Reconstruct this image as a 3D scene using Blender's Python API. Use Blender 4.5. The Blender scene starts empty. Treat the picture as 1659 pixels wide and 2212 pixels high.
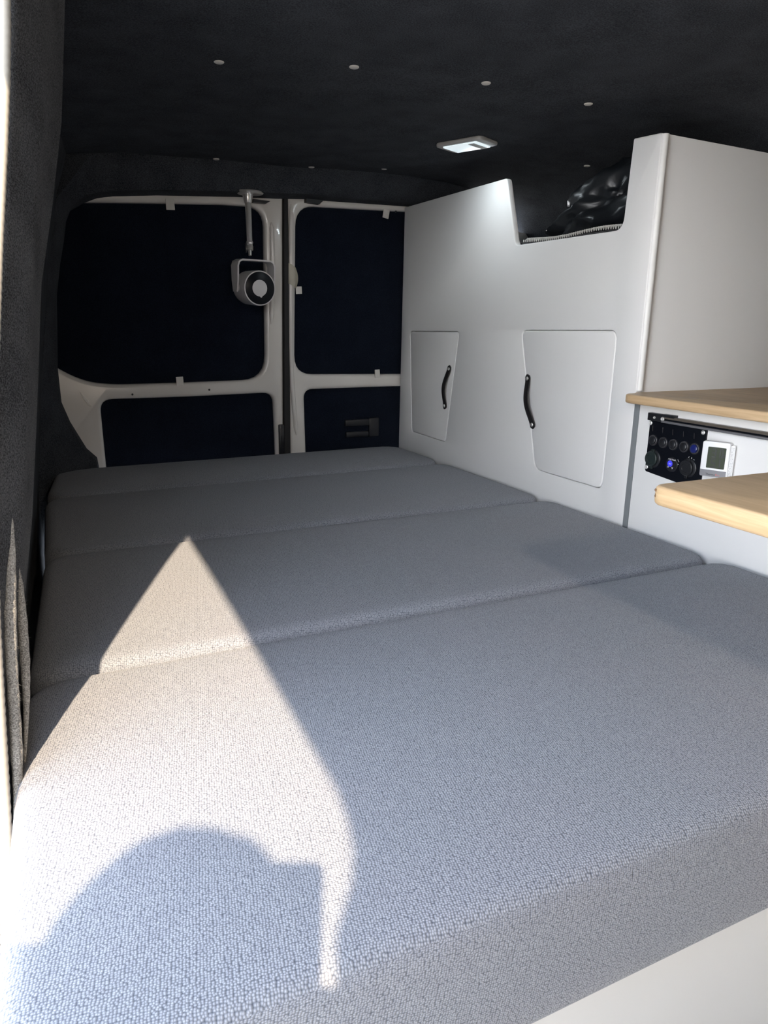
import bpy, bmesh, math, random
from mathutils import Vector, Matrix, noise
from mathutils.geometry import tessellate_polygon
random.seed(7)
R = math.radians
C = bpy.context.scene.collection
SC = bpy.context.scene

# ---------------------------------------------------------------- camera, world, sun, exposure
ZC = 1.05                      # camera height above the van floor
F, YAW, PITCH, ROLL = 1546.54, R(25.657), R(14.859), R(0.7532)
fw = Vector((math.sin(YAW)*math.cos(PITCH), math.cos(YAW)*math.cos(PITCH), -math.sin(PITCH)))
r0 = Vector((math.cos(YAW), -math.sin(YAW), 0)); u0 = r0.cross(fw)
ri = r0*math.cos(ROLL) + u0*math.sin(ROLL); up = -r0*math.sin(ROLL) + u0*math.cos(ROLL)
cam_d = bpy.data.cameras.new('camera'); cam = bpy.data.objects.new('camera', cam_d); C.objects.link(cam)
m = Matrix((ri, up, -fw)).transposed().to_4x4(); m.translation = (0, 0, ZC); cam.matrix_world = m
cam_d.sensor_fit = 'HORIZONTAL'; cam_d.sensor_width = 36; cam_d.lens = F/1659*36; cam_d.clip_start = 0.02
SC.camera = cam

SUN = Vector((0.28, 0.71, -0.74))          # direction the sunlight travels
w = bpy.data.worlds.new('World'); SC.world = w; w.use_nodes = True
bg = w.node_tree.nodes['Background']
_tc = w.node_tree.nodes.new('ShaderNodeTexCoord'); _sx = w.node_tree.nodes.new('ShaderNodeSeparateXYZ'); _cr = w.node_tree.nodes.new('ShaderNodeValToRGB')
w.node_tree.links.new(_tc.outputs['Generated'], _sx.inputs[0]); w.node_tree.links.new(_sx.outputs['Z'], _cr.inputs[0]); w.node_tree.links.new(_cr.outputs[0], bg.inputs[0])
_cr.color_ramp.elements[0].color = (1.0, 1.0, 1.0, 1); _cr.color_ramp.elements[1].color = (.14, .17, .23, 1); _cr.color_ramp.elements[1].position = .85; _e = _cr.color_ramp.elements.new(.35); _e.color = (.31, .355, .43, 1)
bg.inputs[1].default_value = 15.5
sd = bpy.data.lights.new('sun', 'SUN'); sd.energy = 8.8; sd.color = (1.0, 0.80, 0.58); sd.angle = R(0.8)
so = bpy.data.objects.new('sun', sd); C.objects.link(so); so.location = (-2, -5, 7)
so.rotation_euler = SUN.to_track_quat('-Z', 'Y').to_euler()
SC.view_settings.view_transform = 'Standard'; SC.view_settings.look = 'None'
SC.view_settings.gamma = 1; SC.view_settings.use_curve_mapping = False
SC.view_settings.exposure = 0.4

# ---------------------------------------------------------------- helpers
def at(px, py, ax, v):
    """point of the photograph carried onto a plane x=v / y=v / z=v (z relative to the lens)"""
    d = ri*((px-829.5)/F) + up*((1106-py)/F) + fw
    i = 'xyz'.index(ax); t = v/d[i]
    return Vector((d.x*t, d.y*t, d.z*t+ZC))

def tag(o, label=None, cat=None, group=None, kind=None):
    if label: o['label'] = label
    if cat: o['category'] = cat
    if group: o['group'] = group
    if kind: o['kind'] = kind
    return o
def thing(name, loc, label, cat, group=None, kind=None):
    o = bpy.data.objects.new(name, None); C.objects.link(o); o.empty_display_size = .05
    o.location = loc; return tag(o, label, cat, group, kind)
def wloc(o):
    v = Vector(o.location)
    while o.parent: o = o.parent; v += Vector(o.location)
    return v
def link(name, me, mats, parent=None, origin=None, smooth=True, angle=40):
    """mesh in world coordinates -> object; its origin goes to `origin`, the parent's place or its own base"""
    if not isinstance(mats, (list, tuple)): mats = [mats]
    me.materials.clear()
    for a in mats: me.materials.append(a)
    if origin is None:
        vs = [v.co for v in me.vertices]
        lo = Vector([min(v[i] for v in vs) for i in range(3)]); hi = Vector([max(v[i] for v in vs) for i in range(3)])
        origin = Vector(((lo.x+hi.x)/2, (lo.y+hi.y)/2, lo.z))
    origin = Vector(origin)
    me.transform(Matrix.Translation(-origin))
    if smooth:
        for p in me.polygons: p.use_smooth = True
        me.set_sharp_from_angle(angle=R(angle))
    o = bpy.data.objects.new(name, me); C.objects.link(o)
    if parent: o.parent = parent; o.location = origin-wloc(parent)
    else: o.location = origin
    return o
def B2(name, bm, mats, parent=None, origin=None, smooth=True, angle=40):
    bmesh.ops.recalc_face_normals(bm, faces=bm.faces)
    me = bpy.data.meshes.new(name); bm.to_mesh(me); bm.free()
    return link(name, me, mats, parent, origin, smooth, angle)
def fillet(pts, rad, n=6):
    out = []; N = len(pts)
    for i in range(N):
        p = Vector(pts[i][:2]); a = Vector(pts[i-1][:2]); b = Vector(pts[(i+1) % N][:2])
        r = rad[i] if isinstance(rad, (list, tuple)) else rad
        if r <= 0: out.append(p); continue
        da, db = (a-p), (b-p); r1 = min(r, da.length*.49); r2 = min(r, db.length*.49)
        A = p+da.normalized()*r1; Bp = p+db.normalized()*r2
        for k in range(n+1):
            t = k/n; out.append(A*(1-t)**2 + p*2*t*(1-t) + Bp*t*t)
    return out
AX = {'x': lambda u, v, w: Vector((w, u, v)), 'y': lambda u, v, w: Vector((u, w, v)), 'z': lambda u, v, w: Vector((u, v, w))}
def area(l): return sum(l[i-1][0]*l[i][1]-l[i][0]*l[i-1][1] for i in range(len(l)))/2
def plate_mesh(loops, ax, w0, w1, bev=0.0):
    """flat sheet with holes between w0 and w1 along axis ax, edges rounded by bev"""
    cu = bpy.data.curves.new('c', 'CURVE'); cu.dimensions = '2D'; cu.fill_mode = 'BOTH'
    for i, l in enumerate(loops):
        l = [Vector(p[:2]) for p in l]
        if (area(l) > 0) != (i == 0): l = l[::-1]
        s = cu.splines.new('POLY'); s.points.add(len(l)-1)
        for p, q in zip(s.points, l): p.co = (q.x, q.y, 0, 1)
        s.use_cyclic_u = True
    th = abs(w1-w0); cu.extrude = max(th/2-bev, 1e-5); cu.bevel_depth = bev; cu.offset = -bev; cu.bevel_resolution = 2
    ob = bpy.data.objects.new('c', cu); C.objects.link(ob)
    dg = bpy.context.evaluated_depsgraph_get(); me = bpy.data.meshes.new_from_object(ob.evaluated_get(dg))
    bpy.data.objects.remove(ob); bpy.data.curves.remove(cu)
    f = AX[ax]; c = (w0+w1)/2
    for v in me.vertices: v.co = f(v.co.x, v.co.y, v.co.z+c)
    bm = bmesh.new(); bm.from_mesh(me); bmesh.ops.remove_doubles(bm, verts=bm.verts, dist=1e-6)
    bmesh.ops.recalc_face_normals(bm, faces=bm.faces); bm.to_mesh(me); bm.free()
    return me
def plate(name, loops, mats, parent, ax, w0, w1, bev=0.0, origin=None):
    return link(name, plate_mesh(loops, ax, w0, w1, bev), mats, parent, origin)
def box(bm, lo, hi, bev=0, seg=2, mat=0):
    lo, hi = Vector(lo), Vector(hi)
    r = bmesh.ops.create_cube(bm, size=1, matrix=Matrix.Translation((lo+hi)/2) @ Matrix.Diagonal([*(hi-lo), 1]))
    vs = r['verts']; fs = list({f for v in vs for f in v.link_faces})
    if bev:
        es = list({e for f in fs for e in f.edges})
        r2 = bmesh.ops.bevel(bm, geom=es, offset=bev, segments=seg, affect='EDGES', profile=.5); fs = r2['faces']
        fs = [f for f in bm.faces if all(v.is_valid for v in f.verts) and f.material_index == 0 and mat and
              all(lo.x-1e-5 <= v.co.x <= hi.x+1e-5 and lo.y-1e-5 <= v.co.y <= hi.y+1e-5 and lo.z-1e-5 <= v.co.z <= hi.z+1e-5 for v in f.verts)]
    for f in fs:
        if f.is_valid: f.material_index = mat
def frame_of(t):
    t = t.normalized(); a = Vector((0, 0, 1)) if abs(t.z) < .9 else Vector((1, 0, 0))
    u = a.cross(t).normalized(); return u, t.cross(u)
def tube(bm, pts, rad, n=12, cap=True, sx=1.0, fr=None, mat=0):
    rings = []
    for i, p in enumerate(pts):
        p = Vector(p); a = Vector(pts[max(i-1, 0)]); b = Vector(pts[min(i+1, len(pts)-1)])
        u, v = fr if fr else frame_of(b-a if (b-a).length > 1e-9 else Vector((0, 0, 1)))
        r = rad[i] if isinstance(rad, (list, tuple)) else rad
        rings.append([bm.verts.new(p+u*(r*sx*math.cos(2*math.pi*k/n))+v*(r*math.sin(2*math.pi*k/n))) for k in range(n)])
    for a, b in zip(rings, rings[1:]):
        for k in range(n):
            bm.faces.new((a[k], a[(k+1) % n], b[(k+1) % n], b[k])).material_index = mat
    if cap:
        bm.faces.new(rings[0][::-1]).material_index = mat; bm.faces.new(rings[-1]).material_index = mat
def lathe(bm, c, axis, prof, n=32, mat=0):
    """prof: (distance along axis, radius)"""
    axis = Vector(axis).normalized(); u, v = frame_of(axis)
    tube(bm, [Vector(c)+axis*a for a, _ in prof], [max(r, 1e-5) for _, r in prof], n, True, fr=(u, v), mat=mat)
def grid(bm, rows, mat=0, closed=False):
    vs = [[bm.verts.new(p) for p in r] for r in rows]
    for a, b in zip(vs, vs[1:]):
        for k in range(len(a)-1+closed): bm.faces.new((a[k], a[(k+1) % len(a)], b[(k+1) % len(a)], b[k])).material_index = mat
def solid(o, th, off=-1):
    md = o.modifiers.new('s', 'SOLIDIFY'); md.thickness = th; md.offset = off
def lerp(xs, ys, x):
    if x <= xs[0]: return ys[0]
    for i in range(len(xs)-1):
        if x <= xs[i+1]: return ys[i]+(ys[i+1]-ys[i])*(x-xs[i])/(xs[i+1]-xs[i])
    return ys[-1]

# ---------------------------------------------------------------- materials
def M(name, col, rough=.5, metal=0, bump=0, bscale=200, var=0, vscale=20, emit=None, es=0, spec=.5, coat=0, alpha=1, trans=0):
    mt = bpy.data.materials.new(name); mt.use_nodes = True; nt = mt.node_tree; b = nt.nodes['Principled BSDF']
    b.inputs['Base Color'].default_value = (*col, 1); b.inputs['Roughness'].default_value = rough
    b.inputs['Metallic'].default_value = metal; b.inputs['Specular IOR Level'].default_value = spec
    b.inputs['Coat Weight'].default_value = coat; b.inputs['Alpha'].default_value = alpha; b.inputs['Transmission Weight'].default_value = trans
    tc = nt.nodes.new('ShaderNodeTexCoord')
    if var:
        n = nt.nodes.new('ShaderNodeTexNoise'); n.inputs['Scale'].default_value = vscale; n.inputs['Detail'].default_value = 6
        nt.links.new(tc.outputs['Object'], n.inputs['Vector'])
        r = nt.nodes.new('ShaderNodeValToRGB'); e = r.color_ramp.elements
        e[0].position = .3; e[1].position = .7
        e[0].color = (*[c*(1-var) for c in col], 1); e[1].color = (*[min(1, c*(1+var)) for c in col], 1)
        nt.links.new(n.outputs['Fac'], r.inputs[0]); nt.links.new(r.outputs[0], b.inputs['Base Color'])
    if bump:
        n = nt.nodes.new('ShaderNodeTexNoise'); n.inputs['Scale'].default_value = bscale; n.inputs['Detail'].default_value = 4
        nt.links.new(tc.outputs['Object'], n.inputs['Vector'])
        bp = nt.nodes.new('ShaderNodeBump'); bp.inputs['Strength'].default_value = bump; bp.inputs['Distance'].default_value = .001
        nt.links.new(n.outputs['Fac'], bp.inputs['Height']); nt.links.new(bp.outputs[0], b.inputs['Normal'])
    if emit: b.inputs['Emission Color'].default_value = (*emit, 1); b.inputs['Emission Strength'].default_value = es
    return mt
def fabric(name, dark, light, cell=440):
    mt = bpy.data.materials.new(name); mt.use_nodes = True; nt = mt.node_tree; N = nt.nodes; L = nt.links
    b = N['Principled BSDF']; b.inputs['Roughness'].default_value = .95; b.inputs['Specular IOR Level'].default_value = .12
    b.inputs['Sheen Weight'].default_value = .15
    tc = N.new('ShaderNodeTexCoord'); mp = N.new('ShaderNodeMapping'); mp.inputs['Rotation'].default_value = (0, 0, R(9)); mp.inputs['Scale'].default_value = (1, 1.25, 1.1)
    L.new(tc.outputs['UV'], mp.inputs[0])
    v = N.new('ShaderNodeTexVoronoi'); v.voronoi_dimensions = '2D'; v.inputs['Scale'].default_value = cell; v.inputs['Randomness'].default_value = .5
    L.new(mp.outputs[0], v.inputs['Vector'])
    nn = N.new('ShaderNodeTexNoise'); nn.inputs['Scale'].default_value = 210; nn.inputs['Detail'].default_value = 5; L.new(tc.outputs['Object'], nn.inputs[0])
    big = N.new('ShaderNodeTexNoise'); big.inputs['Scale'].default_value = 5; big.inputs['Detail'].default_value = 2; L.new(tc.outputs['Object'], big.inputs[0])
    r = N.new('ShaderNodeValToRGB'); e = r.color_ramp.elements; e[0].position = .18; e[1].position = .75
    e[0].color = (*light, 1); e[1].color = (*dark, 1); L.new(v.outputs['Distance'], r.inputs[0])
    r2 = N.new('ShaderNodeValToRGB'); e = r2.color_ramp.elements; e[0].position = .3; e[1].position = .7
    e[0].color = (.86, .86, .88, 1); e[1].color = (1.10, 1.10, 1.09, 1); L.new(nn.outputs['Fac'], r2.inputs[0])
    mx = N.new('ShaderNodeMix'); mx.data_type = 'RGBA'; mx.blend_type = 'MULTIPLY'; mx.inputs[0].default_value = 1
    L.new(r.outputs[0], mx.inputs[6]); L.new(r2.outputs[0], mx.inputs[7])
    r3 = N.new('ShaderNodeValToRGB'); e = r3.color_ramp.elements; e[0].position = .35; e[1].position = .65
    e[0].color = (.97, .98, 1.0, 1); e[1].color = (1.0, .98, 1.0, 1); L.new(big.outputs['Fac'], r3.inputs[0])
    m2 = N.new('ShaderNodeMix'); m2.data_type = 'RGBA'; m2.blend_type = 'MULTIPLY'; m2.inputs[0].default_value = 1
    L.new(mx.outputs[2], m2.inputs[6]); L.new(r3.outputs[0], m2.inputs[7]); L.new(m2.outputs[2], b.inputs['Base Color'])
    bp = N.new('ShaderNodeBump'); bp.inputs['Strength'].default_value = .55; bp.inputs['Distance'].default_value = .0012; bp.invert = True
    L.new(v.outputs['Distance'], bp.inputs['Height']); L.new(bp.outputs[0], b.inputs['Normal'])
    return mt
def carpet(name, a, c, scale=900):
    mt = bpy.data.materials.new(name); mt.use_nodes = True; nt = mt.node_tree; N = nt.nodes; L = nt.links
    b = N['Principled BSDF']; b.inputs['Roughness'].default_value = 1; b.inputs['Specular IOR Level'].default_value = .05
    b.inputs['Sheen Weight'].default_value = .03; b.inputs['Sheen Roughness'].default_value = .6
    tc = N.new('ShaderNodeTexCoord')
    n = N.new('ShaderNodeTexNoise'); n.inputs['Scale'].default_value = scale*.5; n.inputs['Detail'].default_value = 6; L.new(tc.outputs['Object'], n.inputs[0])
    g = N.new('ShaderNodeTexNoise'); g.inputs['Scale'].default_value = 14; g.inputs['Detail'].default_value = 3; L.new(tc.outputs['Object'], g.inputs[0])
    ad = N.new('ShaderNodeMath'); ad.operation = 'MULTIPLY_ADD'; ad.inputs[1].default_value = .35; L.new(g.outputs['Fac'], ad.inputs[0]); L.new(n.outputs['Fac'], ad.inputs[2])
    r = N.new('ShaderNodeValToRGB'); e = r.color_ramp.elements; e[0].position = .5; e[1].position = .85
    e[0].color = (*a, 1); e[1].color = (*c, 1); L.new(ad.outputs[0], r.inputs[0]); L.new(r.outputs[0], b.inputs['Base Color'])
    bp = N.new('ShaderNodeBump'); bp.inputs['Strength'].default_value = .7; bp.inputs['Distance'].default_value = .0015
    L.new(n.outputs['Fac'], bp.inputs['Height']); L.new(bp.outputs[0], b.inputs['Normal'])
    return mt
def wood(name, a, c, sc=(14, 1.6, 40)):
    mt = bpy.data.materials.new(name); mt.use_nodes = True; nt = mt.node_tree; N = nt.nodes; L = nt.links
    b = N['Principled BSDF']; b.inputs['Roughness'].default_value = .48
    tc = N.new('ShaderNodeTexCoord'); mp = N.new('ShaderNodeMapping'); mp.inputs['Scale'].default_value = sc; L.new(tc.outputs['Object'], mp.inputs[0])
    n = N.new('ShaderNodeTexNoise'); n.inputs['Scale'].default_value = 3.5; n.inputs['Detail'].default_value = 9; n.inputs['Roughness'].default_value = .65; n.inputs['Distortion'].default_value = .8
    L.new(mp.outputs[0], n.inputs[0])
    r = N.new('ShaderNodeValToRGB'); e = r.color_ramp.elements; e[0].position = .34; e[1].position = .66
    e[0].color = (*a, 1); e[1].color = (*c, 1); L.new(n.outputs['Fac'], r.inputs[0]); L.new(r.outputs[0], b.inputs['Base Color'])
    bp = N.new('ShaderNodeBump'); bp.inputs['Strength'].default_value = .12; bp.inputs['Distance'].default_value = .0006
    L.new(n.outputs['Fac'], bp.inputs['Height']); L.new(bp.outputs[0], b.inputs['Normal'])
    return mt
FAB = fabric('grey_weave', (.10, .112, .132), (.335, .350, .374))
CAR = carpet('dark_carpet', (.017, .020, .025), (.064, .070, .080))
CARP = carpet('grey_carpet', (.024, .026, .030), (.125, .13, .138), 1300)
CARB = carpet('blind_felt', (.003, .0052, .011), (.010, .0135, .023))
CARL = carpet('lit_lobe_carpet', (.14, .135, .125), (.48, .46, .42), 1500)  # pillar carpet made paler for the folds, sunlight put into its colour
WHT = M('white_laminate', (.80, .795, .785), .42, bump=.05, bscale=60, var=.012, vscale=3)
PAINT = M('white_paint', (.68, .65, .61), .22, coat=.4, var=.02, vscale=6)
BASEM = M('white_plastic', (.74, .74, .72), .5, bump=.03, bscale=120)
WOOD = wood('birch', (.46, .315, .175), (.60, .43, .26))
WOODE = wood('birch_edge', (.42, .285, .15), (.53, .385, .225))
BLK = M('black_plastic', (.012, .013, .016), .38, bump=.05, bscale=400)
BLKG = M('black_gloss', (.004, .005, .008), .35, spec=.2, var=.1, vscale=50)
RUB = M('rubber', (.012, .012, .013), .7, bump=.1, bscale=300)
SEAL = M('cream_rubber', (.34, .32, .28), .55, bump=.2, bscale=200)
GREY = M('grey_strip', (.20, .215, .225), .55, var=.03, vscale=30)
CHR = M('chrome', (.80, .79, .77), .30, .65, bump=.02, bscale=90)
ALU = M('aluminium', (.55, .55, .55), .32, 1, bump=.02, bscale=300)
LEA = M('black_leather', (.012, .011, .012), .35, bump=.25, bscale=500)
LEAE = M('leather_edge', (.42, .30, .26), .7, var=.1, vscale=300)
TAB = M('white_tab', (.66, .64, .60), .8, bump=.1, bscale=600)
DEV = M('device_white', (.62, .60, .60), .45, bump=.02, bscale=300)
BAG = M('black_nylon', (.012, .014, .017), .33, bump=.15, bscale=500, var=.15, vscale=30)
LEDB = M('blue_led', (.02, .03, .5), .4, emit=(.1, .15, 1), es=3)
LEDD = M('blue_display', (.0, .0, .15), .4, emit=(.08, .08, 1), es=.6)
INK = M('white_ink', (.75, .75, .75), .6, var=.02)
INKD = M('dark_ink', (.02, .02, .02), .6, var=.02)
INKR = M('red_ink', (.55, .12, .10), .6, var=.02)
LCD = M('lcd', (.060, .070, .052), .8, spec=.05, var=.05, vscale=80)
BAND = M('grey_band', (.19, .19, .205), .5, var=.02)
BUT = M('button_cream', (.66, .63, .58), .6, bump=.02, bscale=300)
LENS = M('lamp_lens', (.7, .75, .75), .15, emit=(.82, .95, 1.0), es=.55, bump=.5, bscale=250)
LAMPF = M('lamp_frame', (.40, .39, .37), .3, bump=.02, bscale=300)
YARN = M('yarn_light', (.50, .49, .47), .9, bump=.4, bscale=500)
YARD = M('yarn_dark', (.05, .05, .055), .9, bump=.4, bscale=500)
TAPE = M('clear_tape', (.62, .58, .46), .25, alpha=.55, bump=.4, bscale=60)
CONC = M('concrete', (.62, .61, .58), .85, bump=.3, bscale=40, var=.1, vscale=2)
BODY = M('van_paint', (.60, .60, .60), .25, coat=.5, var=.01)

XC = 1.108                      # front plane of the cabinets
# ---------------------------------------------------------------- setting: ground, floor, ceiling, walls
bm = bmesh.new(); grid(bm, [[Vector((x, y, -.5)) for x in (-30, -5, 5, 30)] for y in (-30, -5, 5, 30)])
g = B2('ground', bm, CONC, smooth=False); tag(g, kind='structure')
bm = bmesh.new(); box(bm, (-.08, -1.5, -.04), (1.70, 2.34, 0))
tag(B2('floor', bm, CAR), kind='structure')
# ceiling: arched lining swept along the van
prof = [(-.052, .378), (-.02, .385), (.06, .392), (.115, .396), (.25, .414), (.45, .42), (.8, .423), (1.2, .42), (1.40, .405), (1.52, .36), (1.60, .26)]
bm = bmesh.new()
def sag(x, y): return .0015*math.sin(x*9+y*3)+.001*math.sin(y*11+x*4)
grid(bm, [[Vector((x, y, z+ZC+sag(x, y))) for x, z in prof] for y in [-1.5+i*.08 for i in range(49)]])
c_ = B2('ceiling', bm, CAR); tag(c_, kind='structure')
bm = bmesh.new(); box(bm, (-.085, -1.5, ZC+.47), (1.70, 2.34, ZC+.49)); tag(B2('roof', bm, BODY), kind='structure')
bm = bmesh.new(); box(bm, (-.05, -1.0, 0), (1.65, -.96, ZC+.41))
tag(B2('added_front_wall', bm, CAR), kind='structure')   # unseen curtain behind the cab, added to keep front light out
# right wall behind the furniture
bm = bmesh.new()
grid(bm, [[Vector((x, y, z+ZC)) for x, z in [(1.60, .30), (1.64, .1), (1.66, -.3), (1.66, -1.05)]] for y in (-1.5, 0, 1, 2.34)])
wr = B2('wall_right', bm, CAR); solid(wr, .04, 0); tag(wr, kind='structure')

# left wall: carpeted pillar behind the sliding door, then the side wall running to the rear
def kray(px, py):               # the ray through a pixel, as (x/y, z/y)
    p = at(px, py, 'y', 1.0); return p.x, p.z-ZC
def on_edge(px, py, off=0):     # the line the door opening's rear edge stands on, seen from above
    k, kz = kray(px, py); y = (.812+off)/(1-2.53*k)
    return Vector((k*y, y, kz*y+ZC))
rows = [-420, -200, 0, 180, 400, 600, 900, 1200, 1450, 1650, 1850, 2300, 3200]
Apx = [30, 30, 28, 24, 14, 4, -12, -22, -6, 14, 26, 20, 10]
Cpx = [96, 92, 88, 86, 78, 66, 62, 52, 44, 34, 30, 26, 18]
Dpx = [131, 129, 127, 125, 108, 88, 85, 80, 66, 48, 34, 30, 22]
NR = len(rows)
secs = []
for i, py in enumerate(rows):
    A = on_edge(Apx[i], py, .004); k, kz = kray(Cpx[i], py); kd, kdz = kray(Dpx[i], py)
    yc = A.y+.05; yd = A.y+.13
    Cc = Vector((k*yc, yc, A.z)); D = Vector((kd*yd, yd, A.z))
    Bv = A*.55+Cc*.45; Bv.y -= .004; A2 = Vector((A.x-.05, A.y-.015, A.z)); A3 = Vector((A.x-.09, A.y+.06, A.z))
    D2 = Vector((D.x-.01, D.y+.012, A.z))
    secs.append([A3, A2, A, A*.8+Cc*.2+Vector((.0, -.004, 0)), Bv, Cc, Cc*.5+D*.5, D, D2])
# side wall from the pillar to the rear
def wall_x(z, t):               # z relative, t=0 at the pillar, 1 at the rear
    a = lerp([-1.05, -.45, -.2, .1, .3, .42], [-.075, -.06, -.03, -.005, .006, .012], z)
    b = lerp([-1.05, -.45, -.2, .1, .3, .42], [-.03, -.025, .005, .052, .095, .13], z)
    return a+(b-a)*t
bm = bmesh.new(); grid(bm, secs)
pl = B2('wall_left', bm, CARP); tag(pl, 'charcoal carpeted pillar at the rear edge of the sliding door opening', kind='structure')
for p in pl.data.polygons[:1]: pass
bm = bmesh.new()
zs = [-1.05, -.8, -.6, -.45, -.3, -.2, -.05, .1, .2, .3, .36, .42]
grid(bm, [[Vector((wall_x(z, (y-.9)/1.25)+.002*math.sin(z*17+y*9), y, z+ZC)) for z in zs] for y in [.88, .95, 1.1, 1.3, 1.5, 1.7, 1.9, 2.05, 2.2, 2.34]])
wl = B2('wall_left_panel', bm, CAR); tag(wl, 'dark carpeted side wall between pillar and rear doors', kind='structure')
bm = bmesh.new()
grid(bm, [[Vector((-.078+(wall_x(z, 0)-.004+.078)*t_, .665+.30*t_, z+ZC)) for z in (-1.05, -.7, -.45, -.35, -.25)] for t_ in (0, .35, .7, 1)])
tag(B2('wall_left_foot', bm, CAR), kind='structure')
# body skin outside the carpet
bm = bmesh.new(); box(bm, (-.20, .83, 0), (-.13, 2.34, ZC+.47), .01)
tag(B2('wall_left_skin', bm, BODY), kind='structure')
# header over the sliding door and the front pillar (outside the picture, they shape the sun patch)
bm = bmesh.new()
loop = [ (1.0, .47), (1.0, .428), (.60, .428), (.193, .401), (-.072, .372), (-.213, .358), (-.238, .341), (-.248, .316), (-.241, .276), (-.210, .206), (-.193, -.134), (-.183, -1.05), (-1.5, -1.05), (-1.5, .47)]
plate('wall_left_front', [[(y, z+ZC) for y, z in loop]], BODY, None, 'x', -.085, -.055, .004)['kind'] = 'structure'
tag(plate('door_sill', [[(-.12, 0), (.95, 0), (.95, -.12), (-.12, -.12)]], BODY, None, 'x', -.12, -.06, .004), kind='structure').name = 'trim_1'

# opening seal, cream ribbed rubber along the pillar
bm = bmesh.new()
ctr = [(4, -420, .006), (6, -200, .006), (9, 60, .0062), (8, 180, .0060), (3, 330, .0058), (-6, 520, .0056), (-16, 800, .0055), (-20, 1100, .0055), (-12, 1350, .0055), (-2, 1560, .0060), (6, 1700, .0060), (14, 1850, .006), (16, 2100, .006), (10, 2400, .006)]
pts, rad = [], []
for (a, b) in zip(ctr, ctr[1:]):
    n = max(4, int((b[1]-a[1])/7))
    for k in range(n):
        t = k/n; p = on_edge(a[0]+(b[0]-a[0])*t, a[1]+(b[1]-a[1])*t, -.004)
        pts.append(p); rad.append((a[2]+(b[2]-a[2])*t)*(1.0 if len(pts) % 3 else .91))
tube(bm, pts, rad, 10)
tag(B2('door_seal', bm, SEAL), 'cream ribbed rubber seal running up the edge of the sliding door opening', 'seal')

# two rolled folds of carpet, low on the pillar, with loose fibres
def fold(spec, off, label):
    bm = bmesh.new(); pts = []; rad = []
    n = 40
    for k in range(n+1):
        py = spec[0][1]+(spec[-1][1]-spec[0][1])*k/n
        px = lerp([s[1] for s in spec], [s[0] for s in spec], py); wd = lerp([s[1] for s in spec], [s[2] for s in spec], py)
        p = on_edge(px, py, off); pts.append(p); rad.append(wd/2*p.y*.97/F*(1+.05*math.sin(k*1.7)))
    rad[0] = rad[-1] = .0006
    tube(bm, pts, rad, 16)
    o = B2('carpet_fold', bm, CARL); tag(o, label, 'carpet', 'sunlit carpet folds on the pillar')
    fb = bmesh.new()
    for _ in range(420):
        k = random.randrange(1, n); a = random.uniform(0, 2*math.pi)
        base = pts[k]+(pts[k+1]-pts[k])*random.random()+Vector((math.cos(a), math.sin(a), 0))*rad[k]*.95
        d = Vector((math.cos(a), math.sin(a), random.uniform(-.8, .8))); c2 = Vector((random.uniform(-1, 1), random.uniform(-1, 1), random.uniform(-1, 1)))
        ln = random.uniform(.0008, .0028); th = .00006
        p1 = base+d*ln*.5+c2*ln*.25; p2 = base+d*ln+c2*ln*.6
        s = Vector((-math.sin(a), math.cos(a), .3))*th
        v = [fb.verts.new(q) for q in (base-s, base+s, p1+s, p1-s, p2)]
        fb.faces.new(v[:4]); fb.faces.new((v[3], v[2], v[4]))
    f = B2('loose_fibre', fb, CARL, o, wloc(o)); f['kind'] = 'stuff'
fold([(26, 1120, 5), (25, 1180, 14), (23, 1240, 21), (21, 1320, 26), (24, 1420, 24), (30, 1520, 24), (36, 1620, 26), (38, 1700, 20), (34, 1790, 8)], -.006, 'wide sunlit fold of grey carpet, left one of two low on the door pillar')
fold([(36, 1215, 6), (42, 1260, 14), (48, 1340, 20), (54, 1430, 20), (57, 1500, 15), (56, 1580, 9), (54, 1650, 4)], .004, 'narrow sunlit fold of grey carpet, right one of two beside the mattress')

# rear aperture lining: header, left side
inner_px = [(226, 1330), (220, 1150), (214, 1010), (210, 989), (188, 970), (152, 912), (133, 869), (125, 797), (123, 637), (130, 570), (138, 522), (143, 478), (152, 454), (184, 436), (210, 427), (244, 423), (340, 421), (509, 424), (601, 428), (660, 429), (695, 432), (880, 445), (1010, 452)]
inner = [at(x, y, 'y', 2.20) for x, y in inner_px]
outer = []
for i, (x, y) in enumerate(inner_px):
    p = inner[i]
    if i <= 12:
        z = p.z-ZC; outer.append(Vector((min(wall_x(z, .96), p.x-.012), 2.08, p.z+.01*(i > 9))))
    else:
        ex = {184: (180, 370), 210: (212, 367), 244: (240, 365), 340: (360, 356), 509: (500, 348), 601: (600, 362), 660: (655, 371), 695: (740, 369), 880: (885, 376), 1010: (1010, 400)}
        pts_ = ex[x]
        q = at(pts_[0], pts_[1], 'z', .42); q.y = min(max(q.y, 2.06), 2.12)
        q.z = lerp([-.14, -.09, -.02, .06, .115, .25, .45], [.30, .36, .385, .392, .396, .414, .42], q.x)+ZC+.002
        outer.append(q)
mid = [inner[i]+(Vector((-.006, -.045, .0)) if i <= 12 else Vector((-.004 if i < 15 else 0, -.065, .004))) for i in range(len(inner))]
back = [p+Vector((0, .02, 0)) for p in inner]
ctrv = Vector((.62, 2.1, ZC-.05))
flange_ = [a+(lambda d: Vector((d.x, 0, d.z)).normalized()*.16+Vector((0, .05, 0)))(a-ctrv) for a in outer]
bm = bmesh.new(); grid(bm, [flange_, outer, [a*.5+b*.5 for a, b in zip(outer, mid)], mid, [a*.5+b*.5 for a, b in zip(mid, inner)], inner, back])
o = B2('wall_rear', bm, CAR); tag(o, kind='structure')

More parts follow.
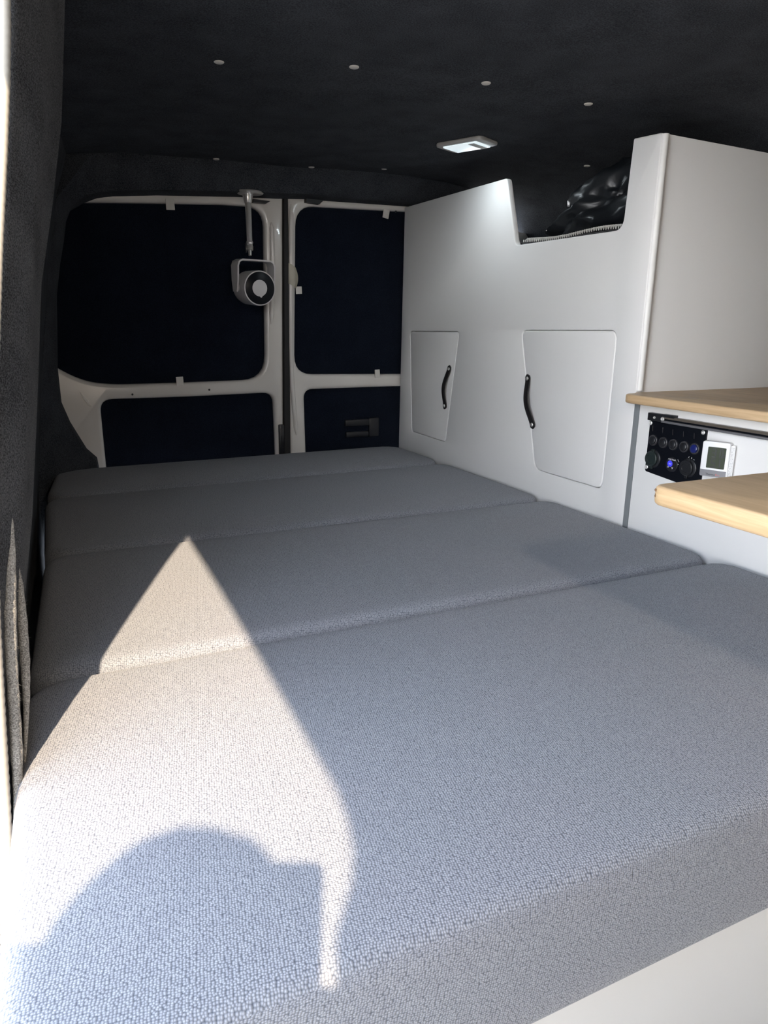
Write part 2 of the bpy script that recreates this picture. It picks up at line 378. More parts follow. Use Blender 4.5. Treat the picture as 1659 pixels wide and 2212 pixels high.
# ---------------------------------------------------------------- rear doors
def pp(l, w=2.21): return [(p.x, p.z) for p in (at(x, y, 'y', w) for x, y in l)]
YD = 2.212
d1_out = pp([(70, 405), (330, 412), (560, 420), (612.5, 424), (612.8, 700), (614, 1030), (60, 1060)])
win1 = fillet(pp([(95, 436), (250, 436.8), (480, 441), (572, 447), (576, 820), (400, 827), (240, 832), (175, 823), (95, 780)]), [.01, 0, .02, .055, .075, 0, .05, .06, .01])
low1 = fillet(pp([(216, 864), (400, 858), (592, 848.5), (599, 1020), (232, 1028)]), [.035, 0, .035, .01, .01])
d2_out = pp([(621.5, 424), (700, 428), (1000, 445), (1000, 1010), (627.5, 1030)])
win2 = fillet(pp([(641, 443), (760, 450), (990, 462), (985, 808), (638, 809)]), [.06, 0, .01, .01, .06])
low2 = fillet(pp([(658, 842), (853, 835), (980, 832), (980, 1010), (664, 1020)]), [.03, 0, .01, .01, .01])
doors = []
for nm, out, wn, lw, lab in (('door_1', d1_out, win1, low1, 'white painted left rear door with black felt panels'), ('door_2', d2_out, win2, low2, 'white painted right rear door partly behind the tall cabinet')):
    cx = sum(p[0] for p in out)/len(out)
    t = thing(nm, (cx, 2.24, 0.45), None, None, kind='structure'); t['label'] = lab; doors.append(t)
    plate('door_frame', [out, wn, lw], PAINT, t, 'y', YD, YD+.04, .011)
    big = [(min(p[0] for p in out), min(p[1] for p in out)), (max(p[0] for p in out), min(p[1] for p in out)), (max(p[0] for p in out), max(p[1] for p in out)), (min(p[0] for p in out), max(p[1] for p in out))]
    plate('outer_skin', [big], BODY, t, 'y', YD+.062, YD+.07)
D1, D2 = doors
def grow(l, d):
    cx = sum(p[0] for p in l)/len(l); cz = sum(p[1] for p in l)/len(l)
    return [(p[0]+math.copysign(d, p[0]-cx), p[1]+math.copysign(d, p[1]-cz)) for p in l]
def clip_l(l, xmax): return [(min(p[0], xmax), p[1]) for p in l]
plate('lower_panel', [grow(low1, -.002)], CARB, D1, 'y', YD+.020, YD+.03, .002)
plate('lower_panel', [grow(low2, -.002)], CARB, D2, 'y', YD+.020, YD+.03, .002)
def blind(loop, lab):
    cx = sum(p[0] for p in loop)/len(loop)
    t = thing('window_blind', (cx, YD+.03, min(p[1] for p in loop)), lab, 'blind', 'felt blinds in the rear door windows')
    plate('felt_panel', [grow(loop, -.002)], CARB, t, 'y', YD+.022, YD+.032, .003); return t
W1 = blind(win1, 'large black felt blind filling the window of the left rear door')
W2 = blind(win2, 'black felt blind filling the right rear door window beside the tall cabinet')
def tabs(px, py, w_, h_, rot, par):
    c = at(px, py, 'y', YD-.003); a = R(rot); k = 2.14/F
    l = [(c.x+(u*math.cos(a)-v*math.sin(a))*k, c.z+(u*math.sin(a)+v*math.cos(a))*k) for u, v in ((-w_/2, -h_/2), (w_/2, -h_/2), (w_/2, h_/2), (-w_/2, h_/2))]
    plate('fastening_tab', [fillet(l, .001, 2)], TAB, par, 'y', YD-.0045, YD-.0015, .0006)
tabs(367.5, 441.5, 17, 21, 2, W1); tabs(388.5, 823.5, 15, 19, 2, W1)
tabs(834, 462, 15, 19, -10, W2); tabs(645.5, 627, 14, 16, 3, W2); tabs(815, 807, 13, 19, 4, W2)
# pressed ridges on the stiles
for par, l in ((D1, [(586, 700), (589, 560), (586, 480)]), (D2, [(629, 440), (628, 600), (628, 760), (631, 830), (640, 940)])):
    bm = bmesh.new(); pts = [at(x, y, 'y', YD+.001) for x, y in l]
    ps = []
    for a, b in zip(pts, pts[1:]):
        for k in range(6): ps.append(a.lerp(b, k/6))
    ps.append(pts[-1]); tube(bm, ps, [.002]+[.0075]*(len(ps)-2)+[.002], 12); B2('pressed_ridge', bm, PAINT, par)
# rubber gasket between the doors, latch block, hooks
plate('rubber_gasket', [pp([(612.8, 424), (621.5, 424), (627.8, 1030), (613.8, 1030)])], RUB, D1, 'y', YD-.006, YD+.05, .003)
bm = bmesh.new(); a = at(601, 917, 'y', YD); b = at(613, 965, 'y', YD)
box(bm, (a.x, YD-.012, b.z-.03), (b.x, YD+.02, a.z), .003); box(bm, (a.x+.004, YD-.016, b.z), (b.x-.003, YD-.01, a.z-.012), .001)
B2('latch_block', bm, BLK, D1)
bm = bmesh.new(); a = at(545, 431, 'y', YD-.01); b = at(582, 441, 'y', YD-.01)
grid(bm, [[Vector((a.x, y, a.z)), Vector((b.x, y, a.z-.002)), Vector((b.x-.012, y, b.z)), Vector((a.x, y, b.z))] for y in (YD-.022, YD-.001)], closed=True)
bmesh.ops.holes_fill(bm, edges=bm.edges); B2('upper_catch', bm, BLK, D1, smooth=False)
bm = bmesh.new(); a = at(659, 430, 'y', YD-.01); b = at(697, 443, 'y', YD-.01)
grid(bm, [[Vector((a.x, y, a.z)), Vector((b.x, y, a.z)), Vector((b.x-.014, y, b.z)), Vector((a.x, y, b.z+.003))] for y in (YD-.022, YD-.001)], closed=True)
bmesh.ops.holes_fill(bm, edges=bm.edges); B2('upper_catch', bm, BLK, D2, smooth=False)
# recessed pull handle in the right lower panel
bm = bmesh.new(); a = at(745, 907, 'y', YD+.015); b = at(797, 939, 'y', YD+.015)
box(bm, (a.x, YD+.008, a.z-.022), (b.x, YD+.022, a.z), .003); box(bm, (a.x+.002, YD+.006, b.z-.004), (b.x-.004, YD+.022, b.z+.014), .003)
box(bm, (b.x-.001, YD+.010, b.z-.006), (b.x+.036, YD+.021, a.z+.003), .004)
B2('pull_handle', bm, BLK, D2)
# peeling tape on the right stile
bm = bmesh.new(); rowsT = []
for k in range(9):
    t = k/8; y0 = 567+(45*t); rowsT.append([at(x, y0+dy, 'y', YD-.003-.012*math.sin(u*2.6)*(.4+.6*t)) for u, x, dy in ((0, 620.5, 0), (.33, 629, 3), (.66, 636+3*math.sin(t*3), 8), (1, 639+5*math.sin(t*3.1), 12))])
grid(bm, rowsT); tp = B2('peeling_tape', bm, TAPE, D2)
# bright glint put in as a pale flat shape, lower left stile
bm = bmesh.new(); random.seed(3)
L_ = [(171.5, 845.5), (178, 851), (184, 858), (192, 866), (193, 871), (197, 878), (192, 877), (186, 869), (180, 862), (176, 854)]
plate('painted_glint', [[(p.x, p.z) for p in (at(x, y, 'y', YD) for x, y in L_)]], M('glint_white', (.9, .87, .82), .5, var=.03), D1, 'y', YD-.0015, YD+.002, .0004)
# screw spots
for (x, y, par) in ((286, 852, D1), (452, 842, D1), (855, 457, D2)):
    bm = bmesh.new(); lathe(bm, at(x, y, 'y', YD), (0, -1, 0), [(-.002, .003), (.0012, .003), (.002, .0018)], 12); B2('screw', bm, BLK, par)

# ---------------------------------------------------------------- mattress cushions
def cushion(name_label, quad, top, bot, rr, rc, puff, group, left_amp=0):
    """quad: left-near, right-near, right-far, left-far (x,y)"""
    P = [Vector(q) for q in quad]; Lx = (P[1]-P[0]).length; Ly = (P[3]-P[0]).length
    def axis(L, n):
        s = [0, .004, .009, .016, .025, .04, .06]; s = [a for a in s if a < L*.3]
        m_ = [s[-1]+(L-2*s[-1])*k/n for k in range(1, n)]
        return s+m_+[L-a for a in s[::-1]]
    us = axis(Lx, 30); vs = axis(Ly, 16)
    def pos(u, v):
        du = min(u, Lx-u); dv = min(v, Ly-v)
        if du < rc and dv < rc:
            p, q = (rc-du)/rc, (rc-dv)/rc
            p2, q2 = p*math.sqrt(1-q*q/2), q*math.sqrt(1-p*p/2)
            du2, dv2 = rc*(1-p2), rc*(1-q2)
            dd = rc*(1-math.hypot(p2, q2))
            u = du2 if u < Lx/2 else Lx-du2; v = dv2 if v < Ly/2 else Ly-dv2
        else: dd = min(du, dv)
        s, t = u/Lx, v/Ly
        xy = (P[0]*(1-s)+P[1]*s)*(1-t)+(P[3]*(1-s)+P[2]*s)*t
        dd = max(dd, 0)
        drop = rr*(1-math.sqrt(max(0, 1-((rr-dd)/rr)**2))) if dd < rr else 0
        z = top-drop*.9+puff*(1-math.exp(-dd/.08))
        z += .0020*noise.noise(Vector((xy.x*3.2, xy.y*3.2, top)))*min(1, dd/.12)
        return Vector((xy.x, xy.y, z+ZC)), xy
    bm = bmesh.new(); G = [[pos(u, v)[0] for u in us] for v in vs]
    VV = [[bm.verts.new(p) for p in r] for r in G]
    for a, b in zip(VV, VV[1:]):
        for k in range(len(a)-1): bm.faces.new((a[k], a[k+1], b[k+1], b[k]))
    rim = VV[0]+[r[-1] for r in VV[1:]]+VV[-1][-2::-1]+[r[0] for r in VV[-2:0:-1]]
    cen = (P[0]+P[1]+P[2]+P[3])/4; prev = rim
    H = top-rr*.9-bot
    for f_, s_ in ((.35, .003), (.65, .003), (.9, -.001), (1.0, -.008)):
        nr = []
        for v in rim:
            d = (Vector((v.co.x, v.co.y))-cen); dn = Vector((d.x/Lx, d.y/Ly)); dn = dn.normalized() if dn.length else dn
            nr.append(bm.verts.new((v.co.x+dn.x*s_, v.co.y+dn.y*s_, v.co.z+(bot+ZC-v.co.z)*f_)))
        for k in range(len(rim)): bm.faces.new((prev[k], prev[(k+1) % len(rim)], nr[(k+1) % len(rim)], nr[k]))
        prev = nr
    bm.faces.new(prev[::-1])
    bmesh.ops.recalc_face_normals(bm, faces=bm.faces); uvl = bm.loops.layers.uv.new('weave')
    for f in bm.faces:
        n_ = f.normal; a_ = [abs(n_.x), abs(n_.y), abs(n_.z)*1.3]; k_ = a_.index(max(a_))
        for lp in f.loops:
            c = lp.vert.co
            lp[uvl].uv = (c.x, c.y) if k_ == 2 else (c.x, c.y+(c.z-ZC-top)*(1 if n_.y < 0 else -1)) if k_ == 1 else (c.x+(c.z-ZC-top)*(1 if n_.x < 0 else -1), c.y)
    o = B2('mattress_cushion', bm, FAB, angle=80); tag(o, name_label, 'mattress', group); return o
TOP, BOT = -.413, -.546
gm = 'grey mattress cushions laid side by side on the bed'
cushion('largest grey woven mattress cushion at the front of the bed, crossed by the sun patch', [(-.068, .347), (1.104, .347), (1.104, .865), (-.050, .865)], TOP, BOT, .020, .05, .003, gm)
cushion('grey woven mattress cushion second from the front, holding the tip of the sun patch', [(-.048, .875), (1.104, .875), (1.104, 1.365), (-.022, 1.365)], TOP, BOT, .022, .045, .004, gm)
cushion('grey woven mattress cushion third from the front, in shade beside the smaller cabinet door', [(-.022, 1.375), (1.104, 1.375), (1.104, 1.863), (-.014, 1.826)], TOP, BOT, .020, .05, .006, gm)
cushion('rearmost narrow grey mattress cushion, against the rear doors', [(-.014, 1.836), (1.104, 1.873), (1.10, 2.205), (.02, 2.165)], TOP, BOT, .018, .07, .012, gm)
bm = bmesh.new(); box(bm, (.01, .365, ZC-.562), (1.10, 2.18, ZC-.548), .002)
tag(B2('bed_board', bm, WHT), 'white board lying under the grey mattress cushions', 'board')
t = thing('bed_box', (.36, 1.2, 0), 'smooth white box carrying the front of the bed', 'box')
l = fillet([(.0, .372), (.80, .372), (.80, 1.9), (.0, 1.9)], [.01, .12, .02, .02], 14)
plate('casing', [l], BASEM, t, 'z', .0, ZC-.563, .004)

# ---------------------------------------------------------------- tall cabinet
t = thing('tall_cabinet', (1.35, 1.65, 0), 'tall white camper cabinet with a notched top and two strap-handled doors', 'cabinet')
def yz(px, py, xx=XC): p = at(px, py, 'x', xx); return (p.y, p.z)
nb = [yz(1368.5, 299), yz(1361, 400), yz(1344, 496), yz(1113.5, 530), yz(1095, 384.5)]
out = [(1.118, 0), (1.118, ZC+.352), nb[0], nb[2], nb[3], nb[4], yz(874, 448), yz(852, 940), (2.195, 0)]
out[6] = (min(out[6][0], 2.19), out[6][1]); out[7] = (2.197, out[7][1])
out = fillet(out, [0, .008, .004, .024, .012, .010, .004, 0, 0], 6)
dL = [yz(886, 716.2), yz(991.5, 716.8), yz(961.5, 954.5), yz(889.5, 932)]
dR = [yz(1126.5, 714), yz(1332.5, 714.5), yz(1299, 1056.5), yz(1155.5, 1013.5)]
dLf, dRf = fillet(dL, .016), fillet(dR, .022)
plate('front_panel', [out, grow(dLf, .0011), grow(dRf, .0011)], WHT, t, 'x', XC, XC+.016, .003)
def strap(par, pa, pb, bow, side):
    A = Vector((XC, *yz(*pa))); Bq = Vector((XC, *yz(*pb))); d = (Bq-A); L = d.length; d.normalize()
    wv = Vector((0, -d.z, d.y)); n = 28; hw = .0095; th = .0036
    bm = bmesh.new(); sec = []
    for k in range(n+1):
        s = k/n; al = -.011+(L+.022)*s; r = min(al+.011, L+.011-al)
        w2 = hw*math.sqrt(max(.02, 1-max(0, 1-r/.0095)**2)) if r < .0095 else hw
        w2 *= 1-.18*math.sin(math.pi*s)
        inn = max(0, min(1, al/L)); h = bow*(math.sin(math.pi*inn)**1.3 if 0 < inn < 1 else 0)
        c = A+d*al+Vector((-h-.001, 0, 0)); o_ = Vector((-th, 0, 0))
        sec.append([c-wv*w2, c-wv*w2+o_*.8, c-wv*(w2*.8)+o_, c+wv*(w2*.8)+o_, c+wv*w2+o_*.8, c+wv*w2])
    grid(bm, sec, closed=True); bm.faces.new([v for v in bm.verts][:6]); bm.verts.ensure_lookup_table(); bm.faces.new(bm.verts[-6:])
    bmesh.ops.recalc_face_normals(bm, faces=bm.faces)
    for f in bm.faces:
        f.material_index = 0 if f.calc_center_median().x < 9 and f.normal.x < -.45 else 1
    B2('handle', bm, [LEA, LEAE], par)
    for e in (A, Bq):
        bm = bmesh.new(); lathe(bm, e+Vector((-.0035, 0, 0)), (-1, 0, 0), [(0, .0052), (.0012, .0052), (.0024, .0042), (.003, .0022), (.0032, .0004)], 20)
        B2('rivet', bm, CHR, par)
for lf, lab, pa, pb, sd_ in ((dLf, 'smaller door near the rear, hinged left', (972, 797), (962.5, 876), .013), (dRf, 'larger door near the worktop, hinged right', (1142, 818), (1152, 917), .013)):
    cy = sum(p[0] for p in lf)/len(lf); cz = min(p[1] for p in lf)
    d = plate('door', [lf], WHT, t, 'x', XC+.0003, XC+.0155, .0032); d['label'] = lab
    strap(d, pa, pb, sd_, 1)
# carcass behind the doors so the gaps close dark
plate('end_panel', [[(XC+.016, 0), (1.60, 0), (1.60, ZC+.20), (1.575, ZC+.345), (XC+.016, ZC+.352)]], WHT, t, 'y', 1.122, 1.137, .001)
plate('end_panel', [[(XC+.016, 0), (1.58, 0), (1.58, ZC+.30), (XC+.016, ZC+.34)]], WHT, t, 'y', 2.165, 2.18, .001)
plate('shelf', [[(XC+.016, 1.137), (1.60, 1.137), (1.60, 2.165), (XC+.016, 2.165)]], WHT, t, 'z', ZC+.150, ZC+.165, .001)
plate('back_board', [[(1.137, .01), (2.165, .01), (2.165, ZC+.15), (1.137, ZC+.15)]], GREY, t, 'x', 1.40, 1.41)
# pale edge band on the near upright edge
bm = bmesh.new(); tube(bm, [Vector((XC+.009, 1.1195, ZC-.130)), Vector((XC+.009, 1.1195, ZC+.350))], .0078, 12, sx=1.0)
B2('edge_band', bm, WHT, t)

# things lying in the notch: striped blanket and black bag
t = thing('folded_blanket', (1.28, 1.38, ZC+.165), 'grey and white herringbone blanket edge lying in the cabinet notch', 'blanket')
bm = bmesh.new(); box(bm, (XC+.020, 1.19, ZC+.166), (1.42, 1.60, ZC+.197), .008, 3); B2('blanket_body', bm, YARD, t)
bm = bmesh.new()
for k in range(46):
    y = 1.225+k*.0075; z = ZC+.1945+.003*math.sin(k*.16)
    for s_ in (0, 1):
        a = Vector((XC+.0185+s_*.007, y, z+s_*.004)); b = a+Vector((.0055, .006 if s_ == 0 else -.006, .0045))
        tube(bm, [a, (a+b)/2+Vector((0, 0, .002)), b], [.0012, .0021, .0012], 6)
o = B2('herringbone_stitches', bm, YARN, t); o['kind'] = 'stuff'
bm = bmesh.new(); bmesh.ops.create_icosphere(bm, subdivisions=5, radius=1)
cb = Vector((1.285, 1.38, ZC+.250))
for v in bm.verts:
    p = v.co.copy(); q = p*1.5+Vector((3, 1, 2))
    rdg = (1-abs(noise.noise(q)*1.9))*.5+(1-abs(noise.noise(q*2.3)*2))*.22+(1-abs(noise.noise(q*5)*2))*.07
    s = .60+.42*rdg
    v.co = cb+Vector((p.x*.165*s, p.y*.27*s, p.z*.125*s*(1-.40*p.y)))
    # rises towards the near end
    v.co.z += -.14*(v.co.y-cb.y)
    v.co.z = max(v.co.z, ZC+.199)
tag(B2('storage_bag', bm, BAG, angle=60), 'crumpled shiny black bag stuffed in the cabinet notch', 'bag')

# ---------------------------------------------------------------- kitchen unit
t = thing('kitchen_unit', (1.35, .5, 0), 'white kitchen unit with a control panel under the upper wooden worktop', 'cabinet')
YS = 1.104
plate('front_panel', [[(-.35, 0), (YS-.001, 0), (YS-.001, ZC-.152), (-.35, ZC-.152)]], WHT, t, 'x', XC, XC+.016, .001)
a1, a2, a3, a4 = yz(1366.5, 872), yz(1380.5, 873), yz(1357.5, 1131), yz(1346.5, 1131)
plate('joint_strip', [[(1.1175, ZC-.152), (YS, ZC-.152), (YS, 0), (1.1175, 0)]], GREY, t, 'x', XC-.0005, XC+.016, .0003)
plate('side_panel', [[(XC+.016, 0), (1.60, 0), (1.60, ZC-.152), (XC+.016, ZC-.152)]], WHT, t, 'y', -.35, -.335, .001)
# rail with black channel and aluminium lip
ry = yz(1438, 905)[0]; zt = -.171
bm = bmesh.new(); box(bm, (XC-.010, -.1, ZC+zt-.0052), (XC, ry, ZC+zt), .0006); B2('rail_cover', bm, M('rail_wood_reflection', (.10, .085, .07), .3, var=.05), t)  # brown of the cover is the wood's reflection put into its colour
bm = bmesh.new(); box(bm, (XC-.006, -.1, ZC+zt-.009), (XC, ry, ZC+zt-.005)); B2('rail_channel', bm, BLKG, t)
bm = bmesh.new(); box(bm, (XC-.012, -.1, ZC+zt-.0128), (XC, ry, ZC+zt-.0085), .0006); B2('rail_lip', bm, M('rail_grey', (.18, .18, .19), .35, .3, var=.03), t)
bm = bmesh.new(); bA = yz(1409, 894); box(bm, (XC-.012, ry-.002, ZC+zt-.0118), (XC, bA[0], ZC+zt+.003), .001); box(bm, (XC-.012, ry-.030, ZC+zt-.0015), (XC, ry, ZC+zt+.004), .0006)
br = B2('rail_bracket', bm, BLK, t)
def crop4(cx, cy): return 1380+cx/7.54, 880+cy/7.54
def pscrew(par, px, py, xx, r=.0042):
    bm = bmesh.new(); c = Vector((xx, *yz(px, py, xx))); lathe(bm, c, (-1, 0, 0), [(-.001, r), (.0010, r), (.0020, r*.75), (.0021, r*.42), (.0012, r*.38)], 18); return B2('screw', bm, CHR, par)
pscrew(br, *crop4(255, 165), XC-.012, .0026); pscrew(br, *crop4(385, 190), XC-.012, .0040)

# worktop
t = thing('worktop', (1.33, .38, ZC-.151), 'upper birch worktop running along the side of the kitchen unit', 'worktop')
l = fillet([(1.061, 1.106), (1.061, -.35), (1.62, -.35), (1.62, 1.106)], [.022, 0, 0, 0], 8)
plate('slab', [fillet([(1.061, 1.108), (1.061, -.35), (1.62, -.35), (1.62, 1.1205), (XC-.001, 1.1205), (XC-.001, 1.108)], [.022, 0, 0, 0, 0, 0], 8)], [WOOD], t, 'z', ZC-.151, ZC-.133, .004)

# lower folding table
t = thing('folding_table', (.88, .2, ZC-.204), 'lower birch tabletop with a chipped rounded corner, standing out over the bed', 'table')
me = plate_mesh([fillet([(.637, .607), (.637, -.25), (1.094, -.25), (1.094, .603)], [.021, .02, 0, 0], 9)], 'z', ZC-.2035, ZC-.180, .0055)
o = link('tabletop', me, [WOOD, WOODE], t)
for p in o.data.polygons:
    if abs(p.normal.z) < .6: p.material_index = 1
# chipped knots on the corner
bm = bmesh.new()
for (px, py, r) in ((1414, 1059, .0034), (1409, 1066, .0022), (1405.5, 1069, .0026)):
    c = at(px, py, 'x', .639)
    r_ = bmesh.ops.create_icosphere(bm, subdivisions=2, radius=r, matrix=Matrix.Translation((max(c.x, .6400)+.0012, min(c.y, .5975), c.z)) @ Matrix.Diagonal((.8, 1.3, .7, 1)))
    for v in r_['verts']: v.co += Vector((random.uniform(-1, 1), random.uniform(-1, 1), random.uniform(-1, 1)))*r*.15
B2('knot_chip', bm, M('knot_brown', (.16, .085, .04), .8, bump=.5, bscale=400), t)
bm = bmesh.new(); box(bm, (1.070, -.2, ZC-.235), (1.106, .5, ZC-.2036), .002); B2('hinge_batten', bm, WHT, t)

# ---------------------------------------------------------------- switch panel
XP = XC-.003
FAINT = M('faint_ink', (.05, .045, .045), .5, var=.02)
y0, z0 = yz(1404.5, 906.5, XP); y1 = yz(1527.5, 930, XP)[0]; zb = ZC-.300
t = thing('switch_panel', (XP, (y0+y1)/2, zb), 'black control plate with five round switches beside the small thermometer', 'control panel')
zt0 = yz(1405, 907, XP)[1]
plate('plate', [fillet([(y0, zt0), (y1, zt0), (y1, zb), (y0, zb+.012)], [.005, .005, .004, .005])], BLKG, t, 'x', XP, XC, .0007)
for c in ((195, 255), (1050, 410), (125, 970)): pscrew(t, *crop4(*c), XP, .0042)
for i, c in enumerate(((238, 535), (402, 572), (566, 606), (742, 640), (915, 672))):
    p = Vector((XP, *yz(*crop4(*c), XP)))
    bm = bmesh.new(); lathe(bm, p, (-1, 0, 0), [(0, .0108), (.0022, .0108), (.0032, .0098), (.0032, .0082), (.0015, .0080)], 28)
    s = B2('switch', bm, M('switch_ring', (.035, .035, .04), .4) if i == 0 else SWM, t)
    if i == 0: SWM = s.data.materials[0]
    bm = bmesh.new(); lathe(bm, p+Vector((-.001, 0, 0)), (-1, 0, 0), [(0, .0076), (.0032, .0076), (.0042, .0062)], 24)
    for v in bm.verts: v.co.x += (v.co.z-p.z)*.10
    B2('rocker', bm, BLK if i < 4 else M('rocker_blue', (.01, .015, .08), .3, emit=(.02, .05, .6), es=.06), s)
    bm = bmesh.new(); lathe(bm, p+Vector((-.0047, .001, -.0042)), (-1, 0, 0), [(0, .0011), (.0008, .0009)], 10)
    B2('indicator', bm, LEDB if i == 4 else M('led_off', (.10, .13, .15), .2) if i == 0 else LO, s)
    if i == 0: LO = s.children[1].data.materials[0]
for c, lab in (((245, 835), None), ((818, 985), None)):
    p = Vector((XP, *yz(*crop4(*c), XP)))
    bm = bmesh.new(); lathe(bm, p, (-1, 0, 0), [(0, .0180), (.002, .0180), (.003, .0165)], 32)
    s = B2('socket', bm, BLK, t)
    bm = bmesh.new(); lathe(bm, p+Vector((-.003, .002, 0)), (-1, 0, 0), [(0, .0152), (.004, .0152), (.0055, .0138), (.0055, .0085), (.0048, .0080)], 32)
    box(bm, (p.x-.007, p.y-.003, p.z-.0200), (p.x-.003, p.y+.004, p.z-.0130), .001); box(bm, (p.x-.006, p.y-.004, p.z+.0130), (p.x-.002, p.y+.004, p.z+.0195), .001)
    B2('socket_cap', bm, M('cap_green', (.012, .020, .020), .45, bump=.05) if c[0] < 300 else BLK, s)
p = Vector((XP, *yz(*crop4(545, 930), XP)))
bm = bmesh.new(); lathe(bm, p, (-1, 0, 0), [(0, .0145), (.002, .0145), (.0026, .0135), (.0026, .0120), (.0015, .0118)], 32)
vm = B2('voltmeter', bm, BLK, t)
bm = bmesh.new(); q = Vector((XP, *yz(*crop4(517, 915), XP))); lathe(bm, q+Vector((-.0016, 0, 0)), (-1, 0, 0), [(0, .0062), (.0006, .0060)], 20); B2('blue_display', bm, LEDD, vm)
def text(name, s, size, mat, par, origin, ux, uz, thick=.0002, sh=0):
    cu = bpy.data.curves.new('t', 'FONT'); cu.body = s; cu.size = size; cu.extrude = thick; cu.resolution_u = 2
    ob = bpy.data.objects.new('t', cu); C.objects.link(ob); dg = bpy.context.evaluated_depsgraph_get()
    me = bpy.data.meshes.new_from_object(ob.evaluated_get(dg)); bpy.data.objects.remove(ob); bpy.data.curves.remove(cu)
    ux, uz = Vector(ux).normalized(), Vector(uz).normalized(); n = ux.cross(uz); o = Vector(origin)
    for v in me.vertices: v.co = o+ux*(v.co.x+sh*v.co.y)+uz*v.co.y+n*v.co.z
    return link(name, me, mat, par, smooth=False)
U, V = (0, -1, 0), (0, 0, 1)
def pxp(c, xx): return Vector((xx, *yz(*crop4(*c), xx)))
text('lettering', 'VOLTAGE', .0042, INK, vm, pxp((478, 850), XP-.0030), U, V)
text('lettering', '12.7', .0040, INK, vm, pxp((484, 925), XP-.0030), U, V)
text('lettering', '20', .0040, INK, vm, pxp((458, 975), XP-.0030), U, V)
text('lettering', 'V', .0055, INK, vm, pxp((530, 1003), XP-.0030), U, V)
bm = bmesh.new(); a = pxp((585, 913), XP-.001); b = pxp((648, 930), XP-.001); tube(bm, [a, b], .0005, 6)
B2('gauge_mark', bm, INK, vm); bm = bmesh.new()
a = pxp((635, 850), XP-.001); b = pxp((655, 890), XP-.001); tube(bm, [a, b], .0004, 6)
B2('gauge_mark', bm, INK, vm)
for (c, d) in (((812, 818), (822, 798)), ((862, 815), (860, 838)), ((890, 848), (908, 858))): bm = bmesh.new(); tube(bm, [pxp(c, XP-.001), pxp(d, XP-.001)], .0004, 6); B2('gauge_mark', bm, INK, vm)
for c in ((228, 340), (392, 372), (553, 405), (728, 435), (902, 465)):
    a = pxp((c[0], c[1]-45), XP-.0004); b = pxp((c[0]-3, c[1]+45), XP-.0004); bm = bmesh.new(); tube(bm, [a, b], .00035, 5); B2('label_mark', bm, FAINT, t)

# ---------------------------------------------------------------- thermometer
th_ = R(24); ux = Vector((math.sin(th_), -math.cos(th_), 0)); uz = Vector((0, 0, 1)); nn = Vector((-math.cos(th_), -math.sin(th_), 0))
cT = at(1544, 993, 'x', 1.085); W_, H_ = .0475, .0640
t = thing('thermometer', cT-uz*H_/2, 'small white digital thermometer reading 30.8 and 51', 'thermometer')
def TL(u, v, w_=0): return cT+ux*u+uz*v+nn*w_
def tplate(name, loop, mat, w0, w1, bev, par):
    me = plate_mesh([loop], 'z', w0, w1, bev)
    for v in me.vertices: v.co = TL(v.co.x, v.co.y, v.co.z)
    return link(name, me, mat, par)
def rect(a, b, c, d): return [(a, b), (c, b), (c, d), (a, d)]
tplate('casing', fillet(rect(-W_/2, -H_/2, W_/2, H_/2), .004), M('casing_white', (.74, .75, .76), .35, bump=.02), -.014, 0, .0015, t)
tplate('side_film', fillet(rect(W_/2-.001, -H_/2+.002, W_/2+.0075, H_/2-.004), .002), M('film_white', (.68, .69, .69), .4, var=.02), -.006, -.003, .0005, t)
scr = tplate('screen', fillet(rect(-.0135, -.016, .0175, .0225), .0018), LCD, -.0006, .0005, .0002, t)
tplate('name_band', fillet(rect(-W_/2+.0006, -H_/2+.0006, W_/2-.002, -H_/2+.0125), [.003, .0005, .0005, .0005]), BAND, -.0004, .0006, .0002, t)
text('lettering', 'Thermo', .0050, INKD, t, TL(-.0125, -.0290, .0007), ux, uz)
text('lettering', 'Pro', .0050, INKR, t, TL(.0042, -.0290, .0007), ux, uz)
SEG = {'3': 'abgcd', '0': 'abcdef', '8': 'abcdefg', '5': 'afgcd', '1': 'bc'}
def digit(bm, ch, x, y, w_, h, th):
    sg = {'a': (x, y+h-th, x+w_, y+h), 'd': (x, y, x+w_, y+th), 'g': (x, y+h/2-th/2, x+w_, y+h/2+th/2), 'f': (x, y+h/2, x+th, y+h-th*.4),
          'e': (x, y+th*.4, x+th, y+h/2), 'b': (x+w_-th, y+h/2+th*.2, x+w_, y+h-th*.4), 'c': (x+w_-th, y+th*.4, x+w_, y+h/2-th*.2)}
    for s in SEG[ch]:
        a, b, c, d = sg[s]; q = [bm.verts.new(TL(*p, .0007)) for p in ((a, b), (c, b), (c, d), (a, d))]; bm.faces.new(q)
bm = bmesh.new()
digit(bm, '3', -.0060, .0040, .0075, .0165, .0021); digit(bm, '0', .0070, .0040, .0062, .0165, .0021); digit(bm, '8', .0125, .0040, .0040, .0085, .0012)
digit(bm, '5', -.0060, -.0145, .0075, .0165, .0021); digit(bm, '1', .0040, -.0145, .0062, .0165, .0021)
B2('digits', bm, M('lcd_ink', (.006, .010, .008), .4, var=.05), scr, smooth=False)
bm = bmesh.new()
for k in range(150):
    u = W_/2+.0005+random.random()*.0055; v = -H_/2+.004+random.random()*(H_-.012); a, b = random.uniform(.0002, .0010), random.uniform(.0002, .0006)
    bm.faces.new([bm.verts.new(TL(u+p, v+q, -.0027)) for p, q in ((0, 0), (b, 0), (b, a), (0, a))])
o = B2('small_print', bm, M('print_grey', (.22, .22, .24), .6, var=.02), t, smooth=False); o['kind'] = 'stuff'
